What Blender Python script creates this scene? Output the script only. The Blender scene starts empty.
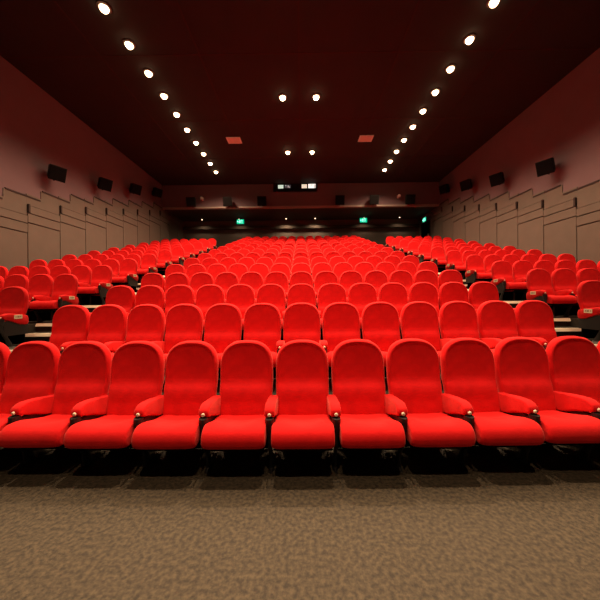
import bpy, bmesh, math, random
from mathutils import Vector, Matrix
random.seed(4)
S = bpy.context.scene
C = S.collection
R = math.radians

# ------------------------------------------------------------------ materials
def mat(name, col, rough=.6, metal=0, noise=None, sheen=0, bump=None, emit=None, spec=.5):
    m = bpy.data.materials.new(name); m.use_nodes = True
    nt = m.node_tree; b = nt.nodes['Principled BSDF']
    b.inputs['Base Color'].default_value = (*col, 1)
    b.inputs['Roughness'].default_value = rough
    b.inputs['Metallic'].default_value = metal
    b.inputs['Specular IOR Level'].default_value = spec
    if sheen:
        b.inputs['Sheen Weight'].default_value = sheen
        b.inputs['Sheen Roughness'].default_value = .45
        b.inputs['Sheen Tint'].default_value = (1, .42, .36, 1)
    if emit:
        b.inputs['Emission Color'].default_value = (*emit[0], 1)
        b.inputs['Emission Strength'].default_value = emit[1]
    if noise or bump:
        tc = nt.nodes.new('ShaderNodeTexCoord')
    if noise:                      # (scale, low colour, high colour)
        n = nt.nodes.new('ShaderNodeTexNoise'); n.inputs['Scale'].default_value = noise[0]
        n.inputs['Detail'].default_value = 5
        cr = nt.nodes.new('ShaderNodeValToRGB')
        cr.color_ramp.elements[0].position = .35; cr.color_ramp.elements[0].color = (*noise[1], 1)
        cr.color_ramp.elements[1].position = .68; cr.color_ramp.elements[1].color = (*noise[2], 1)
        nt.links.new(tc.outputs['Object'], n.inputs['Vector'])
        nt.links.new(n.outputs['Fac'], cr.inputs['Fac'])
        nt.links.new(cr.outputs['Color'], b.inputs['Base Color'])
    if bump:                       # (scale, strength)
        n2 = nt.nodes.new('ShaderNodeTexNoise'); n2.inputs['Scale'].default_value = bump[0]
        bp = nt.nodes.new('ShaderNodeBump'); bp.inputs['Strength'].default_value = bump[1]
        bp.inputs['Distance'].default_value = .01
        nt.links.new(tc.outputs['Object'], n2.inputs['Vector'])
        nt.links.new(n2.outputs['Fac'], bp.inputs['Height'])
        nt.links.new(bp.outputs['Normal'], b.inputs['Normal'])
    return m

M = {
 'velvet': mat('red_velvet', (.62,.006,.008), .85, sheen=.22, noise=(9,(.56,.005,.007),(.68,.007,.009)), bump=(60,.12), spec=.15),
 'black': mat('black_plastic', (.008,.008,.009), .5),
 'matt': mat('matt_black', (.006,.006,.006), 1, spec=0),
 'cream': mat('cream_cap', (.8,.72,.55), .4),
 'plate': mat('plate_metal', (.85,.78,.55), .35),
 'plate_ink': mat('plate_ink', (.35,.27,.16), .5),
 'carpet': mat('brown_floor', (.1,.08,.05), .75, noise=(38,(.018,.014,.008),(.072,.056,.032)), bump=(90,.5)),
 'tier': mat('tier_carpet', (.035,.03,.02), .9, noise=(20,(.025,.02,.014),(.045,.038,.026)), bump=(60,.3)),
 'nosing': mat('pale_nosing', (.9,.84,.66), .5),
 'mauve': mat('mauve_wall', (.118,.070,.080), .8, noise=(2,(.113,.067,.077),(.124,.073,.084))),
 'board': mat('taupe_board', (.09,.070,.056), .8, noise=(3,(.086,.067,.053),(.095,.074,.059)), bump=(80,.15)),
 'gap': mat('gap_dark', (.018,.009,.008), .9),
 'ceiling': mat('black_ceiling', (.006,.012,.011), .9, noise=(1.5,(.005,.011,.010),(.007,.014,.012))),
 'ceiling_seam': mat('ceiling_seam', (.015,.008,.006), .9),
 'soffit': mat('soffit_dark', (.03,.022,.017), .9),
 'backwall': mat('grey_brown_wall', (.12,.10,.085), .9),
 'front': mat('front_wall', (.15,.13,.12), .9),
 'lip': mat('lip_trim', (.26,.2,.17), .6),
 'speaker': mat('speaker_black', (.006,.005,.005), .8, spec=.2),
 'grille': mat('speaker_grille', (.007,.006,.006), .9, bump=(200,.5), spec=0),
 'vent': mat('vent_pale', (.6,.95,.9), .6),
 'vent_slot': mat('vent_slot', (.45,.5,.45), .7),
 'ring': mat('lamp_ring', (.08,.06,.05), .6),
 'lamp': mat('lamp_glow', (1,.9,.75), .5, emit=((1,.66,.36), 14)),
 'lamp_s': mat('lamp_glow_soffit', (1,.9,.75), .5, emit=((1,.68,.4), 5)),
 'green': mat('exit_green', (.0,.3,.15), .5, emit=((.0,.62,.32), 1.0)),
 'exitw': mat('exit_white', (.8,1,.9), .5, emit=((.45,1,.8), 1.8)),
 'pane_g': mat('pane_green_white', (.6,.7,.6), .3, emit=((.62,.78,.62), .9)),
 'pane_w': mat('pane_warm_white', (.8,.78,.65), .3, emit=((.85,.78,.58), .9)),
 'pane_b': mat('pane_bright', (.9,.9,.85), .3, emit=((1,.95,.85), 1.2)),
 'pane_d': mat('pane_dim', (.05,.05,.05), .3, emit=((.12,.12,.12), .35)),
 'fixture': mat('pale_fixture', (.6,.5,.45), .5),
}

# ------------------------------------------------------------------ mesh helpers
def add_box(bm, x0,x1,y0,y1,z0,z1, mi=0):
    vs = [bm.verts.new((x,y,z)) for x in (x0,x1) for y in (y0,y1) for z in (z0,z1)]
    for f in ((0,1,3,2),(4,6,7,5),(0,4,5,1),(2,3,7,6),(0,2,6,4),(1,5,7,3)):
        fc = bm.faces.new([vs[i] for i in f]); fc.material_index = mi
    return vs

def add_tube(bm, rings, mi=0, seg=14):     # rings: list of (centre, axis_u, axis_v)
    loops = []
    for c,u,v in rings:
        loops.append([bm.verts.new(Vector(c)+Vector(u)*math.cos(2*math.pi*i/seg)+Vector(v)*math.sin(2*math.pi*i/seg)) for i in range(seg)])
    for a,b in zip(loops, loops[1:]):
        for i in range(seg):
            f = bm.faces.new((a[i],a[(i+1)%seg],b[(i+1)%seg],b[i])); f.material_index = mi
    f = bm.faces.new(loops[0][::-1]); f.material_index = mi
    f = bm.faces.new(loops[-1]); f.material_index = mi

def mesh(name, bm, mats, smooth=False, bevel=0, auto=False):
    bmesh.ops.recalc_face_normals(bm, faces=bm.faces)
    if bevel:
        bmesh.ops.bevel(bm, geom=list(bm.edges), offset=bevel, segments=2, affect='EDGES', profile=.5)
    if smooth:
        for f in bm.faces: f.smooth = True
    me = bpy.data.meshes.new(name); bm.to_mesh(me); bm.free()
    for m in (mats if isinstance(mats, (list,tuple)) else [mats]): me.materials.append(m)
    return me

def link(name, me, parent=None, loc=(0,0,0), rot=(0,0,0)):
    o = bpy.data.objects.new(name, me); C.objects.link(o)
    o.location = loc; o.rotation_euler = rot
    if parent: o.parent = parent
    return o

def thing(name, label, cat, loc=(0,0,0), rot=(0,0,0), group=None):
    o = link(name, None, None, loc, rot); o.empty_display_size = .1
    o['label'] = label; o['category'] = cat
    if group: o['group'] = group
    return o

def struct(name, me, parent=None):
    o = link(name, me, parent)
    if not parent: o['kind'] = 'structure'
    return o

def copy_tree(o, parent=None):
    c = o.copy(); C.objects.link(c)
    c.parent = parent
    for ch in o.children: copy_tree(ch, c)
    return c

def spline(pts, n):                        # closed Catmull-Rom
    out = []; L = len(pts)
    for i in range(L):
        p0,p1,p2,p3 = [Vector(pts[(i+k-1)%L]) for k in range(4)]
        for j in range(n):
            t = j/n
            out.append(.5*((2*p1)+(p2-p0)*t+(2*p0-5*p1+4*p2-p3)*t*t+(3*p1-p0-3*p2+p3)*t**3))
    return out

# ------------------------------------------------------------------ layout
F = [0, .35] + [.35+.325*(m-1) for m in range(2,14)]          # level of each row
D = [2.85+1.155*m for m in range(14)]                          # distance of each row's backs
P = .55
XW = 8.35
ZC = 8.32
CAMZ = 1.48

# ------------------------------------------------------------------ seat meshes
HW = .257
def back_mesh():
    bm = bmesh.new()
    z0, zt, zb = .80, 1.05, .24
    out = []
    n = 20
    for i in range(n+1):                   # right side up, over the arch, down the left
        a = math.pi/2*i/n
        ex = .80
        out.append((HW*math.cos(a)**ex, z0+(zt-z0)*math.sin(a)**ex))
    arch = out + [(-x,z) for x,z in out[-2::-1]]
    side = [zb+.03, .32, .38, .44, .50, .55, .585, .61, .635, .66, .70, .75]
    def hw(z): return HW*(1 - .05*max(0,(.62-z)/.26))
    pts = [(hw(z),z) for z in side] + arch + [(-hw(z),z) for z in side[::-1]]
    nb = 8
    for i in range(1,nb): pts.append((hw(zb)*(-1+2*i/nb)*.97, zb))
    N = len(pts)
    ts = [0,.02,.045,.075,.11,.15,.2,.27,.37,.5,.66,.84,1]
    def base(z):
        return -.10*(1.05-z)-(.16*(.64-max(z,.40)) if z<.64 else 0)-.013*sm(.655,.60,z)
    def sm(a,b,x):
        t = max(0,min(1,(x-a)/(b-a))); return t*t*(3-2*t)
    def front(x,z,t):
        d = t*HW
        y = base(z)
        edge = .030*(1-min(1,d/.026))**2                       # rounded rim
        up = sm(.60,.68,z)
        rec = .009*sm(.014,.036,d)*up                           # upper panel set back inside its rim
        lum = -.012*math.exp(-((z-.56)/.06)**2)*sm(.0,.1,d)    # lumbar roll
        dish = .008*sm(.04,.22,d)*up
        return y-.045+edge+rec+lum+dish
    def back(x,z,t):
        d = t*HW
        return base(z)+.055-.03*(1-min(1,d/.05))**2
    def ring(fn,t):
        vs=[]
        for x,z in pts:
            cz = min(max(z,.5),z0)
            X,Z = x*(1-t), z+(cz-z)*t
            vs.append((X,fn(X,Z,t),Z))
        return vs
    fr=[[bm.verts.new(p) for p in ring(front,t)] for t in ts]
    bk=[[bm.verts.new(p) for p in ring(back,t)] for t in ts]
    def bridge(a,b):
        for i in range(N):
            j=(i+1)%N
            try: bm.faces.new((a[i],a[j],b[j],b[i]))
            except ValueError: pass
    for a,b in zip(fr,fr[1:]): bridge(a,b)
    for a,b in zip(bk,bk[1:]): bridge(b,a)
    mid=[bm.verts.new((x*1.012,base(z)+.01,z+(.002 if z>z0 else 0))) for x,z in pts]
    bridge(mid,fr[0]); bridge(bk[0],mid)
    bmesh.ops.remove_doubles(bm, verts=bm.verts, dist=.0006)
    bmesh.ops.dissolve_degenerate(bm, edges=bm.edges, dist=.0001)
    return mesh('backrest', bm, M['velvet'], smooth=True)

def loft_mesh(name, prof, hwid, m, nx=16, sq=5, hump=None, n=4, taper=None):
    pr = spline(prof, n)
    cy = sum(p[0] for p in pr)/len(pr); cz = sum(p[1] for p in pr)/len(pr)
    bm = bmesh.new(); loops=[]
    for i in range(nx+1):
        a = -math.pi/2+math.pi*i/nx
        u = math.sin(a); u = math.copysign(abs(u)**.8,u)
        s = max(0.0,(1-abs(u)**sq))**(1/2.6)
        # inset by an absolute amount so that the edges roll over evenly
        rr = min(hwid*.55, .035)
        lp=[]
        for p in pr:
            v = Vector((p[0]-cy,p[1]-cz)); L=v.length
            k = (L-rr*(1-s))/L if s>0.001 else (L-rr)/L
            y,z = cy+v.x*k, cz+v.y*k
            if hump: z += hump(u,y,z)
            lp.append(bm.verts.new((u*hwid,y,z)))
        loops.append(lp)
    N=len(pr)
    for a,b in zip(loops,loops[1:]):
        for i in range(N): bm.faces.new((a[i],a[(i+1)%N],b[(i+1)%N],b[i]))
    bm.faces.new(loops[0]); bm.faces.new(loops[-1][::-1])
    return mesh(name,bm,m,smooth=True)

def cush_mesh():
    prof=[(-.10,.31),(-.09,.350),(-.16,.368),(-.28,.388),(-.41,.420),(-.52,.452),(-.592,.448),(-.638,.412),(-.655,.355),(-.640,.305),(-.60,.292),(-.42,.30),(-.25,.312)]
    def hump(u,y,z):
        k=max(0,min(1,(z-.34)/.08)); k=k*k*(3-2*k)*(max(0,min(1,(y+.60)/.10)))
        return k*.016*math.exp(-((abs(u)-.72)/.2)**2)-k*.008*math.exp(-(u/.4)**2)
    return loft_mesh('seat_cushion',prof,.250,M['velvet'],nx=22,sq=7,hump=hump)

def arm_mesh():
    prof=[(-.07,.38),(-.07,.515),(-.16,.542),(-.28,.566),(-.38,.577),(-.445,.574),(-.493,.550),(-.508,.518),(-.495,.488),(-.44,.468),(-.32,.425),(-.2,.38)]
    return loft_mesh('armrest',prof,.043,M['velvet'],nx=10,sq=3)

def bolt_mesh():
    bm=bmesh.new()
    add_tube(bm,[((0,-.49,.51),(.015,0,0),(0,0,.015)),((0,-.514,.51),(.015,0,0),(0,0,.015)),((0,-.519,.51),(.010,0,0),(0,0,.010))],seg=14)
    return mesh('bolt_cap',bm,M['cream'])

def support_mesh():
    bm=bmesh.new()
    r=lambda y,z,a,b: ((0,y,z),(a,0,0),(0,b,0))
    add_tube(bm,[r(-.50,.483,.036,.045),r(-.50,.455,.036,.045),r(-.50,.40,.030,.04),r(-.50,.36,.019,.035),r(-.49,.29,.018,.035),r(-.40,.13,.017,.035),r(-.36,.02,.019,.06),r(-.36,0,.028,.11)],seg=12)
    add_box(bm,-.018,.018,-.47,-.06,.20,.45)  # side web filled in to block light leaking under the armrest
    return mesh('support_post',bm,M['black'])

def pan_mesh():
    bm=bmesh.new()
    add_box(bm,-.235,.235,-.60,-.11,.262,.310)
    return mesh('seat_pan',bm,M['matt'],bevel=.008)

def plate_mesh(side):
    bm=bmesh.new(); x0=.0445*side
    add_box(bm,min(x0,x0+side*.006),max(x0,x0+side*.006),-.33,-.19,.48,.55,0)
    x1=x0+side*.0065
    for y0,y1,z0,z1 in ((-.31,-.295,.50,.53),(-.28,-.24,.50,.53),(-.23,-.21,.50,.53)):
        add_box(bm,min(x0,x1),max(x0,x1),y0,y1,z0,z1,1)
    return mesh('row_plate',bm,[M['plate'],M['plate_ink']])

me_back,me_cush,me_arm,me_bolt,me_sup,me_pan = back_mesh(),cush_mesh(),arm_mesh(),bolt_mesh(),support_mesh(),pan_mesh()
bm=bmesh.new(); add_box(bm,-.25,.25,-.085,-.065,.01,.34); me_light_block=mesh('light_block_panel',bm,M['matt'])  # unseen black sheet added to keep light off the floor beneath the seat
me_plate={-1:plate_mesh(-1),1:plate_mesh(1)}

def make_seat(name, arms, plate=0):
    """arms: list of sides (-1 left, +1 right) carrying an armrest; plate: side with a number plate"""
    t = thing(name,'','cinema seat')
    link('backrest',me_back,t); link('seat_cushion',me_cush,t); link('seat_pan',me_pan,t); link('light_block_panel',me_light_block,t)
    for s in arms:
        a = link('armrest',me_arm,t,(s*P/2,0,0))
        link('bolt_cap',me_bolt,a)
        if plate==s:
            p = link('row_plate',me_plate[s],a); p['label']='small cream number plate on the aisle side of the armrest'
        link('support_post',me_sup,t,(s*P/2,0,0))
    return t

ORD = ['front','second','third','fourth','fifth','sixth','seventh','eighth','ninth','tenth','eleventh','twelfth','thirteenth','fourteenth']
protos = {}
def place(kind, spec, x, y, z, rz, label, group):
    if kind not in protos:
        o = make_seat('cinema_seat', *spec); protos[kind]=o
    else:
        o = copy_tree(protos[kind])
    o.location=(x,y,z); o.rotation_euler=(0,0,rz)
    o['label']=label; o['group']=group
    return o

SAG=[.011,.008,.004,.002]
for m in range(14):
    for n in range(-6,7):
        x = P*n
        y = D[m]+(SAG[m]*x*x if m<4 else 0)
        row = 'front row' if m==0 else ('top row' if m==13 else ORD[m]+' row from front')
        if n==0: l = 'red seat at the centre of the middle block, '+row
        elif abs(n)==6: l = 'red seat on the %s end of the middle block, %s'%('left' if n<0 else 'right',row)
        else: l = 'red seat %s %s of centre in middle block, %s'%(['','first','second','third','fourth','fifth'][abs(n)],'left' if n<0 else 'right',row)
        if n==-6: place('both',((-1,1),),x,y,F[m],0,l,'red seats of the middle block')
        else: place('right',((1,),),x,y,F[m],0,l,'red seats of the middle block')
X0 = 5.22
for s in (-1,1):
    sd = 'left' if s<0 else 'right'
    for m in range(2,13):
        nmax = {2:3,3:5}.get(m,6)
        row = 'nearest row in view' if m==2 else ORD[m-2]+' row up in view'
        for n in range(nmax):
            x = s*(X0+P*n)
            pos = 'seat at the aisle end' if n==0 else 'seat %s from the aisle'%ORD[n]
            l = 'red %s of the %s side block, %s'%(pos,sd,row)
            g = 'red seats of the %s side block'%sd
            if n==0: place('end'+sd,((-1,1),-s),x,D[m],F[m],0,l,g)
            else: place('in'+sd,((s,),),x,D[m],F[m],0,l,g)

# ------------------------------------------------------------------ floor, aisle steps
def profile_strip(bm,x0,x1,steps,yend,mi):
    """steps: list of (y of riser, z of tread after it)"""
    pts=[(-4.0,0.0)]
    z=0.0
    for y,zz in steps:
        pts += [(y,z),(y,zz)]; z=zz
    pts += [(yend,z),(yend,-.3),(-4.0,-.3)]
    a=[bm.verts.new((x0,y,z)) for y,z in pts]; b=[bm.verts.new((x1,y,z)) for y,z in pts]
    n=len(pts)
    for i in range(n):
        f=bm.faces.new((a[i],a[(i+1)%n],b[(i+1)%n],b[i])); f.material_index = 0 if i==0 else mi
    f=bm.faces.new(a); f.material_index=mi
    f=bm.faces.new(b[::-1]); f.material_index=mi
tiers=[(D[m]-.96,F[m]) for m in range(1,14)]
XA,XB=3.70,5.32
aisle=[]
for m in range(1,14):
    aisle += [(D[m]-.95,(F[m-1]+F[m])/2),(D[m]-.64,F[m])]
bm=bmesh.new()
YB=20.2
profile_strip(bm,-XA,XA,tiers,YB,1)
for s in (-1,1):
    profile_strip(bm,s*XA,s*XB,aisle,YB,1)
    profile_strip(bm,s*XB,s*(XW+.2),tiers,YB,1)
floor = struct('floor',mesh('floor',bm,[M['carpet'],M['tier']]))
for s in (-1,1):
    for y,z in aisle:
        bm=bmesh.new(); xa,xb=sorted((s*(XA+.02),s*(XB-.01)))
        pr=[(y-.004,z-.06),(y-.030,z-.05),(y-.006,z+.005),(y+.03,z+.005),(y+.03,z-.02)]
        A=[bm.verts.new((xa,p,q)) for p,q in pr]; B=[bm.verts.new((xb,p,q)) for p,q in pr]
        bm.faces.new(A); bm.faces.new(B[::-1])
        for i in range(5): bm.faces.new((A[i],B[i],B[(i+1)%5],A[(i+1)%5]))
        struct('step_nosing',mesh('step_nosing',bm,M['nosing']),floor)

# ------------------------------------------------------------------ side walls
J0 = 8.62; ST=1.165
def z_at(k): return .325*k
for s in (-1,1):
    sd='left' if s<0 else 'right'
    bm=bmesh.new(); xa,xb=sorted((s*XW,s*(XW+.2)))
    add_box(bm,xa,xb,-4,YB+.2,-.3,ZC+.1)
    w=struct('wall_'+sd,mesh('wall_'+sd,bm,M['mauve']))
    # dark backing that shows in the joints between boards, stepped like them
    for k in range(-6,11):
        ya,yb = J0+ST*(k-1), J0+ST*k
        dz = CAMZ+.325*k
        t1=2.03+dz; t2=2.33+dz; t3=2.57+dz
        ttop=3.17+dz; tlow=-.0
        cap = 6.86 if yb>17.3 else 99
        def board(y0,y1,z0,z1,th=.05,m='board',name='wall_panel'):
            z1=min(z1,cap)
            if z1-z0<.03: return
            bm=bmesh.new(); xa,xb=sorted((s*XW,s*(XW-th)))
            add_box(bm,xa,xb,max(y0,-3.9),min(y1,YB),z0,z1)
            struct(name,mesh(name,bm,M[m]),w)
        zf = max(0, .28*(ya-2)-.35)
        g=.016
        board(ya,yb,zf-.2,t3+.3,th=.012,m='gap',name='panel_backing')
        board(ya+g,yb-g,zf-.2,t1-g)
        board(ya+g,yb-.006,t1+g,t2-.022,th=.055)
        board(ya+.10,yb-.0,t2+.010,t3-.010,th=.05)
        board(ya,yb,t3+.010,t3+.335,th=.024)
        # upper board, slid half a panel along so that its step falls between the joints
        board(ya+.49,yb+.49,t3+.335,ttop-.02,th=.022)
        # short dark upright fin at each joint
        if ya+.10<17.0:
            board(ya+.02,ya+.07,t2+.02,t3+.03,th=.075,m='gap',name='upright_fin')
        # shadow gap over the upper board, imitated by a dark raised strip
        board(ya+.54,yb+.46,ttop-.035,ttop+.012,th=.036,m='gap',name='top_shadow_strip')

# ------------------------------------------------------------------ ceiling, bulkhead, back wall
bm=bmesh.new(); add_box(bm,-XW-.2,XW+.2,-4,YB+.2,ZC,ZC+.2)
ceil=struct('ceiling',mesh('ceiling',bm,M['ceiling']))
for i,x in enumerate((-5.6,-2.8,0,2.8,5.6)):
    bm=bmesh.new(); add_box(bm,x-.02,x+.02,-3.9,17.1,ZC-.008,ZC+.01); struct('ceiling_seam',mesh('ceiling_seam',bm,M['ceiling_seam']),ceil)
for i,y in enumerate((2,5,8,11,14)):
    bm=bmesh.new(); add_box(bm,-XW,XW,y-.02,y+.02,ZC-.006,ZC+.01); struct('ceiling_seam',mesh('ceiling_seam',bm,M['ceiling_seam']),ceil)
YF=17.2; ZS=6.92
bm=bmesh.new(); add_box(bm,-XW,XW,YF,YF+.2,ZS,ZC)
struct('wall_back_upper',mesh('wall_back_upper',bm,M['mauve']))
bm=bmesh.new(); add_box(bm,-XW,XW,YF+.2,YB,ZS,ZS+.12)
struct('ceiling_soffit',mesh('ceiling_soffit',bm,M['soffit']))
bm=bmesh.new(); add_box(bm,-XW,XW,YF-.06,YF+.2,ZS-.04,ZS+.05)
struct('trim_1',mesh('trim_1',bm,M['lip']))
bm=bmesh.new(); add_box(bm,-XW-.2,XW+.2,YB,YB+.2,-.3,ZC+.1)
struct('wall_back',mesh('wall_back',bm,M['backwall']))
bm=bmesh.new(); add_box(bm,-XW,XW,YB-.22,YB,6.30,6.50)
struct('trim_2',mesh('trim_2',bm,M['soffit']))
bm=bmesh.new(); add_box(bm,-XW-.2,XW+.2,-4.2,-4,-.3,ZC+.1)
struct('wall_front',mesh('wall_front',bm,M['front']))
# dark doorway in the right wall near the back
bm=bmesh.new(); add_box(bm,XW-.10,XW,18.3,18.38,4.25,6.35); add_box(bm,XW-.10,XW,19.52,19.6,4.25,6.35); add_box(bm,XW-.10,XW,18.3,19.6,6.27,6.35); add_box(bm,XW-.05,XW,18.38,19.52,4.25,6.27)
dr=struct('door_1',mesh('door_1',bm,M['speaker']))
bm=bmesh.new(); add_box(bm,XW-.12,XW-.05,18.5,18.54,5.2,5.5)
struct('door_handle',mesh('door_handle',bm,M['fixture']),dr)

# projection port
bm=bmesh.new(); 
XL,XR=-1.62,1.02; ZB=7.84
holes=[(-1.34,-1.02,8.02,8.24,'pane_g'),(-.94,-.58,8.04,8.24,'pane_d'),(.08,.40,8.02,8.26,'pane_w'),(.48,.92,8.02,8.28,'pane_b')]
add_box(bm,XL,XR,YF-.02,YF,ZB,ZC)                      # dark panel
add_box(bm,XL,XR,YF-.12,YF-.02,ZB,ZB+.05)
add_box(bm,XL,XL+.06,YF-.12,YF-.02,ZB,ZC); add_box(bm,XR-.06,XR,YF-.12,YF-.02,ZB,ZC)
port=struct('trim_3',mesh('trim_3',bm,M['speaker']))
for i,(a,b,c,d,m) in enumerate(holes):
    bm=bmesh.new()
    for q in ((a-.03,a,c-.03,d+.02),(b,b+.03,c-.03,d+.02),(a,b,c-.03,c),(a,b,d,d+.02)):
        add_box(bm,q[0],q[1],YF-.06,YF-.02,q[2],q[3])
    w=struct('window_%d'%(i+1),mesh('window_frame',bm,M['speaker']))
    bm=bmesh.new(); add_box(bm,a,b,YF-.035,YF-.02,c,d); struct('window_pane',mesh('window_pane',bm,M[m]),w)
    if i==1:
        bm=bmesh.new(); add_box(bm,a+.02,a+.10,YF-.045,YF-.035,d-.08,d-.01); add_box(bm,a+.17,a+.25,YF-.045,YF-.035,c+.05,d-.03); add_box(bm,a+.25,a+.31,YF-.045,YF-.035,c+.02,c+.1)
        struct('projector_glint',mesh('projector_glint',bm,mat('glint',(.4,.4,.4),.4,emit=((.5,.52,.5),.5))),w)
    if i==3:
        bm=bmesh.new(); add_box(bm,b-.07,b-.02,YF-.045,YF-.035,c,d-.04); add_box(bm,a+.15,a+.24,YF-.045,YF-.035,d-.09,d-.05)
        struct('projector_shape',mesh('projector_shape',bm,mat('grey_shape',(.4,.4,.4),.5)),w)

# ------------------------------------------------------------------ speakers
def speaker_meshes():
    bm=bmesh.new()
    # cabinet: front face at -Y, wider than the back
    f=[(-.27,-.20,-.27),(.27,-.20,-.27),(.27,-.20,.27),(-.27,-.20,.27)]
    b=[(-.17,.20,-.19),(.17,.20,-.19),(.17,.20,.22),(-.17,.20,.22)]
    F1=[bm.verts.new(p) for p in f]; B1=[bm.verts.new(p) for p in b]
    bm.faces.new(F1); bm.faces.new(B1[::-1])
    for i in range(4): bm.faces.new((F1[i],B1[i],B1[(i+1)%4],F1[(i+1)%4]))
    cab=mesh('cabinet',bm,M['speaker'],bevel=.012)
    bm=bmesh.new(); add_box(bm,-.25,.25,-.215,-.195,-.25,.25); gr=mesh('grille',bm,M['grille'],bevel=.006)
    return cab,gr
cab,gri=speaker_meshes()
def bracket_mesh(L):
    bm=bmesh.new()
    add_box(bm,-.03,.03,.12,.12+L,-.03,.03); add_box(bm,-.09,.09,.10+L,.12+L,-.14,.14)
    add_box(bm,-.02,.02,.0,.16,-.26,-.16); add_box(bm,-.02,.02,.12,.16,-.26,.0)
    return mesh('bracket',bm,M['speaker'])
brk=bracket_mesh(.30)
def speaker(x,y,z,rz,label,group,tilt=25,sc=1):
    t=thing('wall_speaker',label,'speaker',(x,y,z),(0,0,rz),group)
    a=link('cabinet',cab,t,(0,0,0),(R(tilt),0,0)); link('grille',gri,t,(0,0,0),(R(tilt),0,0)); link('bracket',brk,t)
    t.scale=(sc,)*3
    return t
for s in (-1,1):
    sd='left' if s<0 else 'right'
    zz=[4.15,4.70,5.32,5.92]; yy=[9.3,11.6,13.76,15.85]
    for i in range(4):
        o=['nearest','second nearest','third nearest','farthest'][i]
        # local -Y is the facing direction; +Y goes back to the wall
        speaker(s*(XW-.33),yy[i],zz[i]+CAMZ,-s*R(62),'black loudspeaker on the mauve %s wall, %s of its four'%(sd,o),'side wall loudspeakers',tilt=20,sc=.86)
for x,w in ((-6.4,'left corner, outermost on that side'),(-4.26,'left side, middle of the three there'),(-2.25,'left, nearest the projection windows'),(2.3,'right, nearest the projection windows'),(4.3,'right side, middle of the three there'),(6.4,'right corner, outermost on that side')):
    speaker(x,YF-.42,7.14,0,'black loudspeaker high on the rear wall, '+w,'rear wall loudspeakers',tilt=14,sc=1)
for s,x in ((-1,-5.88),(1,5.86)):
    t=thing('camera_fitting','small pale round fitting on rear wall beside the %s corner loudspeaker'%('left' if s<0 else 'right'),'fitting',(x,YF,7.42),group='small pale fittings')
    bm=bmesh.new(); bmesh.ops.create_uvsphere(bm,u_segments=12,v_segments=8,radius=.09,matrix=Matrix.Translation((0,-.28,0)))
    link('head',mesh('head',bm,M['fixture'],smooth=True),t)
    bm=bmesh.new(); add_tube(bm,[((0,-.24,0),(.02,0,0),(0,0,.02)),((0,0,.06),(.02,0,0),(0,0,.02))]); add_box(bm,-.05,.05,-.02,.01,-.06,.12)
    link('arm',mesh('arm',bm,M['fixture']),t)

# ------------------------------------------------------------------ exit signs
def exit_sign(x,y,z,rz,label,wide=.48,high=.30):
    t=thing('exit_sign',label,'exit sign',(x,y,z),(0,0,rz),'green exit signs')
    bm=bmesh.new(); add_box(bm,-wide/2-.02,wide/2+.02,-.03,.03,-high/2-.02,high/2+.02); link('housing',mesh('housing',bm,M['black'],bevel=.006),t)
    bm=bmesh.new(); add_box(bm,-wide/2,wide/2,-.036,-.03,-high/2,high/2); link('green_panel',mesh('green_panel',bm,M['green']),t)
    bm=bmesh.new()
    def q(x0,x1,z0,z1): add_box(bm,x0,x1,-.040,-.036,z0,z1)
    # running figure, arrow and doorway
    q(-.055,-.02,.065,.10); q(-.08,-.03,-.01,.06); q(-.12,-.08,.03,.05); q(-.03,.01,.02,.04); q(-.12,-.07,-.07,-.03); q(-.05,-.02,-.10,-.01)
    q(.04,.055,-.10,.10); q(.04,.13,.085,.10); q(.115,.13,-.10,.10)
    q(-.215,-.15,-.015,.015); q(-.20,-.185,-.045,.045)
    link('pictogram',mesh('pictogram',bm,M['exitw']),t)
    bm=bmesh.new(); add_box(bm,-.012,.012,-.01,.01,high/2+.02,ZS-z if abs(rz)<.1 else high/2+.03); link('hanger',mesh('hanger',bm,M['black']),t)
exit_sign(-4.08,19.3,6.62,0,'green glowing exit sign under the soffit, left of centre')
exit_sign(4.24,19.3,6.62,0,'green glowing exit sign under the soffit, right of centre')
exit_sign(XW-.12,18.95,6.52,-R(90)+R(6),'green exit sign seen edge-on above the dark door at right',.42,.26)

# ------------------------------------------------------------------ lights
ring_bm=bmesh.new()
add_tube(ring_bm,[((0,0,0),(.15,0,0),(0,.15,0)),((0,0,-.02),(.15,0,0),(0,.15,0)),((0,0,-.03),(.12,0,0),(0,.12,0))],seg=20)
me_ring=mesh('trim_ring',ring_bm,M['ring'])
def dome(m,r):
    bm=bmesh.new(); bmesh.ops.create_uvsphere(bm,u_segments=16,v_segments=10,radius=r)
    bmesh.ops.delete(bm,geom=[v for v in bm.verts if v.co.z>.001],context='VERTS')
    return mesh('lamp',bm,m,smooth=True)
me_dome=dome(M['lamp'],.10); me_dome_s=dome(M['lamp_s'],.05)
def spot(x,y,z,e,ang=140,blend=.75,col=(1,.66,.40),r=.09):
    l=bpy.data.lights.new('downlight_beam','SPOT'); l.energy=e; l.color=col
    l.spot_size=R(ang); l.spot_blend=blend; l.shadow_soft_size=r
    o=bpy.data.objects.new('downlight_beam',l); C.objects.link(o); o.location=(x,y,z)
def downlight(x,y,z,label,group,e,small=False,ang=140):
    t=thing('downlight',label,'downlight',(x,y,z),group=group)
    if small: t.scale=(.7,.7,1)
    link('trim_ring',me_ring,t); link('lamp',me_dome_s if small else me_dome,t,(0,0,-.028))
    spot(x,y,z-.16,e,ang)
ords=['farthest','second farthest','third farthest','fourth farthest','fifth farthest','sixth farthest','seventh farthest','eighth farthest','ninth farthest','tenth farthest','eleventh farthest','twelfth farthest','thirteenth farthest','fourteenth farthest','fifteenth farthest','sixteenth farthest','seventeenth farthest','eighteenth farthest']
E_SIDE=520; E_MID=(1750,1700,1600,1050,750)
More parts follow.
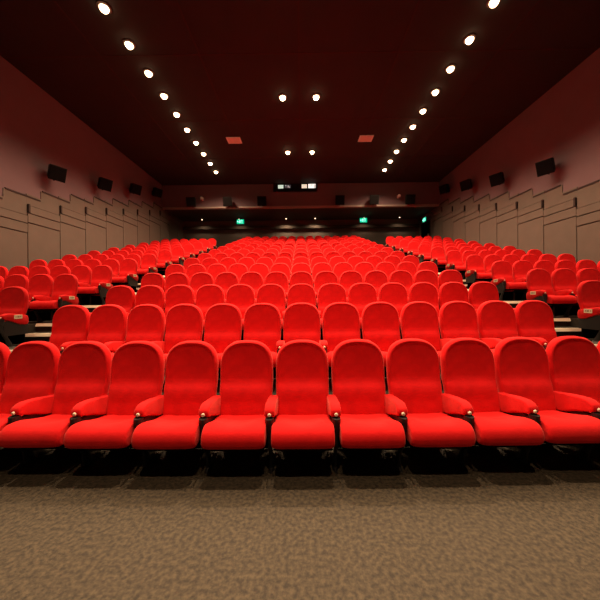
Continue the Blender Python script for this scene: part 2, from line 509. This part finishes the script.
for s in (-1,1):
    sd='left' if s<0 else 'right'
    for i in range(14):
        y=15.38-.97*i  # nearer lamps of the line are unseen, added to brighten the side seats
        downlight(s*4.55,y,ZC,'round warm downlight in the %s ceiling line, %s from the camera'%(sd,ords[i]),'downlights of the %s line'%sd,E_SIDE if i<9 else 400,ang=150 if i<2 else 134)
    for i,y in enumerate((13.4,9.72,6.05,2.35,-1.35)):
        downlight(s*.57,y,ZC,'round warm downlight of a central ceiling pair, %s one, %s pair'%(sd,ords[i]),'central downlight pairs',E_MID[i],ang=74)
for i,(x,w) in enumerate(((-6.8,'far left'),(-4.25,'above the left exit sign'),(-1.0,'left of the centre'),(1.0,'right of the centre'),(4.35,'above the right exit sign'),(6.8,'far right'))):
    downlight(x,19.62,ZS,'small downlight under the rear soffit, '+w,'soffit downlights',120 if abs(x)<2 else 30,True,150)

# ceiling vents
for s in (-1,1):
    t=thing('ceiling_vent','pale square vent in black ceiling, %s of the central lights'%('left' if s<0 else 'right'),'vent',(s*2.85,12.35,ZC),group='ceiling vents')
    bm=bmesh.new(); add_box(bm,-.3,.3,-.24,.24,-.03,0); link('vent_frame',mesh('vent_frame',bm,M['vent'],bevel=.005),t)
    bm=bmesh.new()
    for k in range(6): add_box(bm,-.24,.24,-.19+k*.068,-.175+k*.068,-.038,-.03)
    link('vent_slats',mesh('vent_slats',bm,M['vent_slot']),t)

# ------------------------------------------------------------------ camera, world, colour
cd=bpy.data.cameras.new('camera'); cam=bpy.data.objects.new('camera',cd); C.objects.link(cam)
cam.location=(0,0,CAMZ); cam.rotation_euler=(R(90),R(.6),R(.30))
cd.sensor_width=36; cd.lens=36*285/600; cd.shift_y=-.005; cd.clip_start=.05
S.camera=cam
w=bpy.data.worlds.new('world'); S.world=w; w.use_nodes=True
w.node_tree.nodes['Background'].inputs['Color'].default_value=(0,0,0,1)
S.view_settings.view_transform='Standard'; S.view_settings.look='None'
S.view_settings.exposure=0; S.view_settings.gamma=1; S.view_settings.use_curve_mapping=False
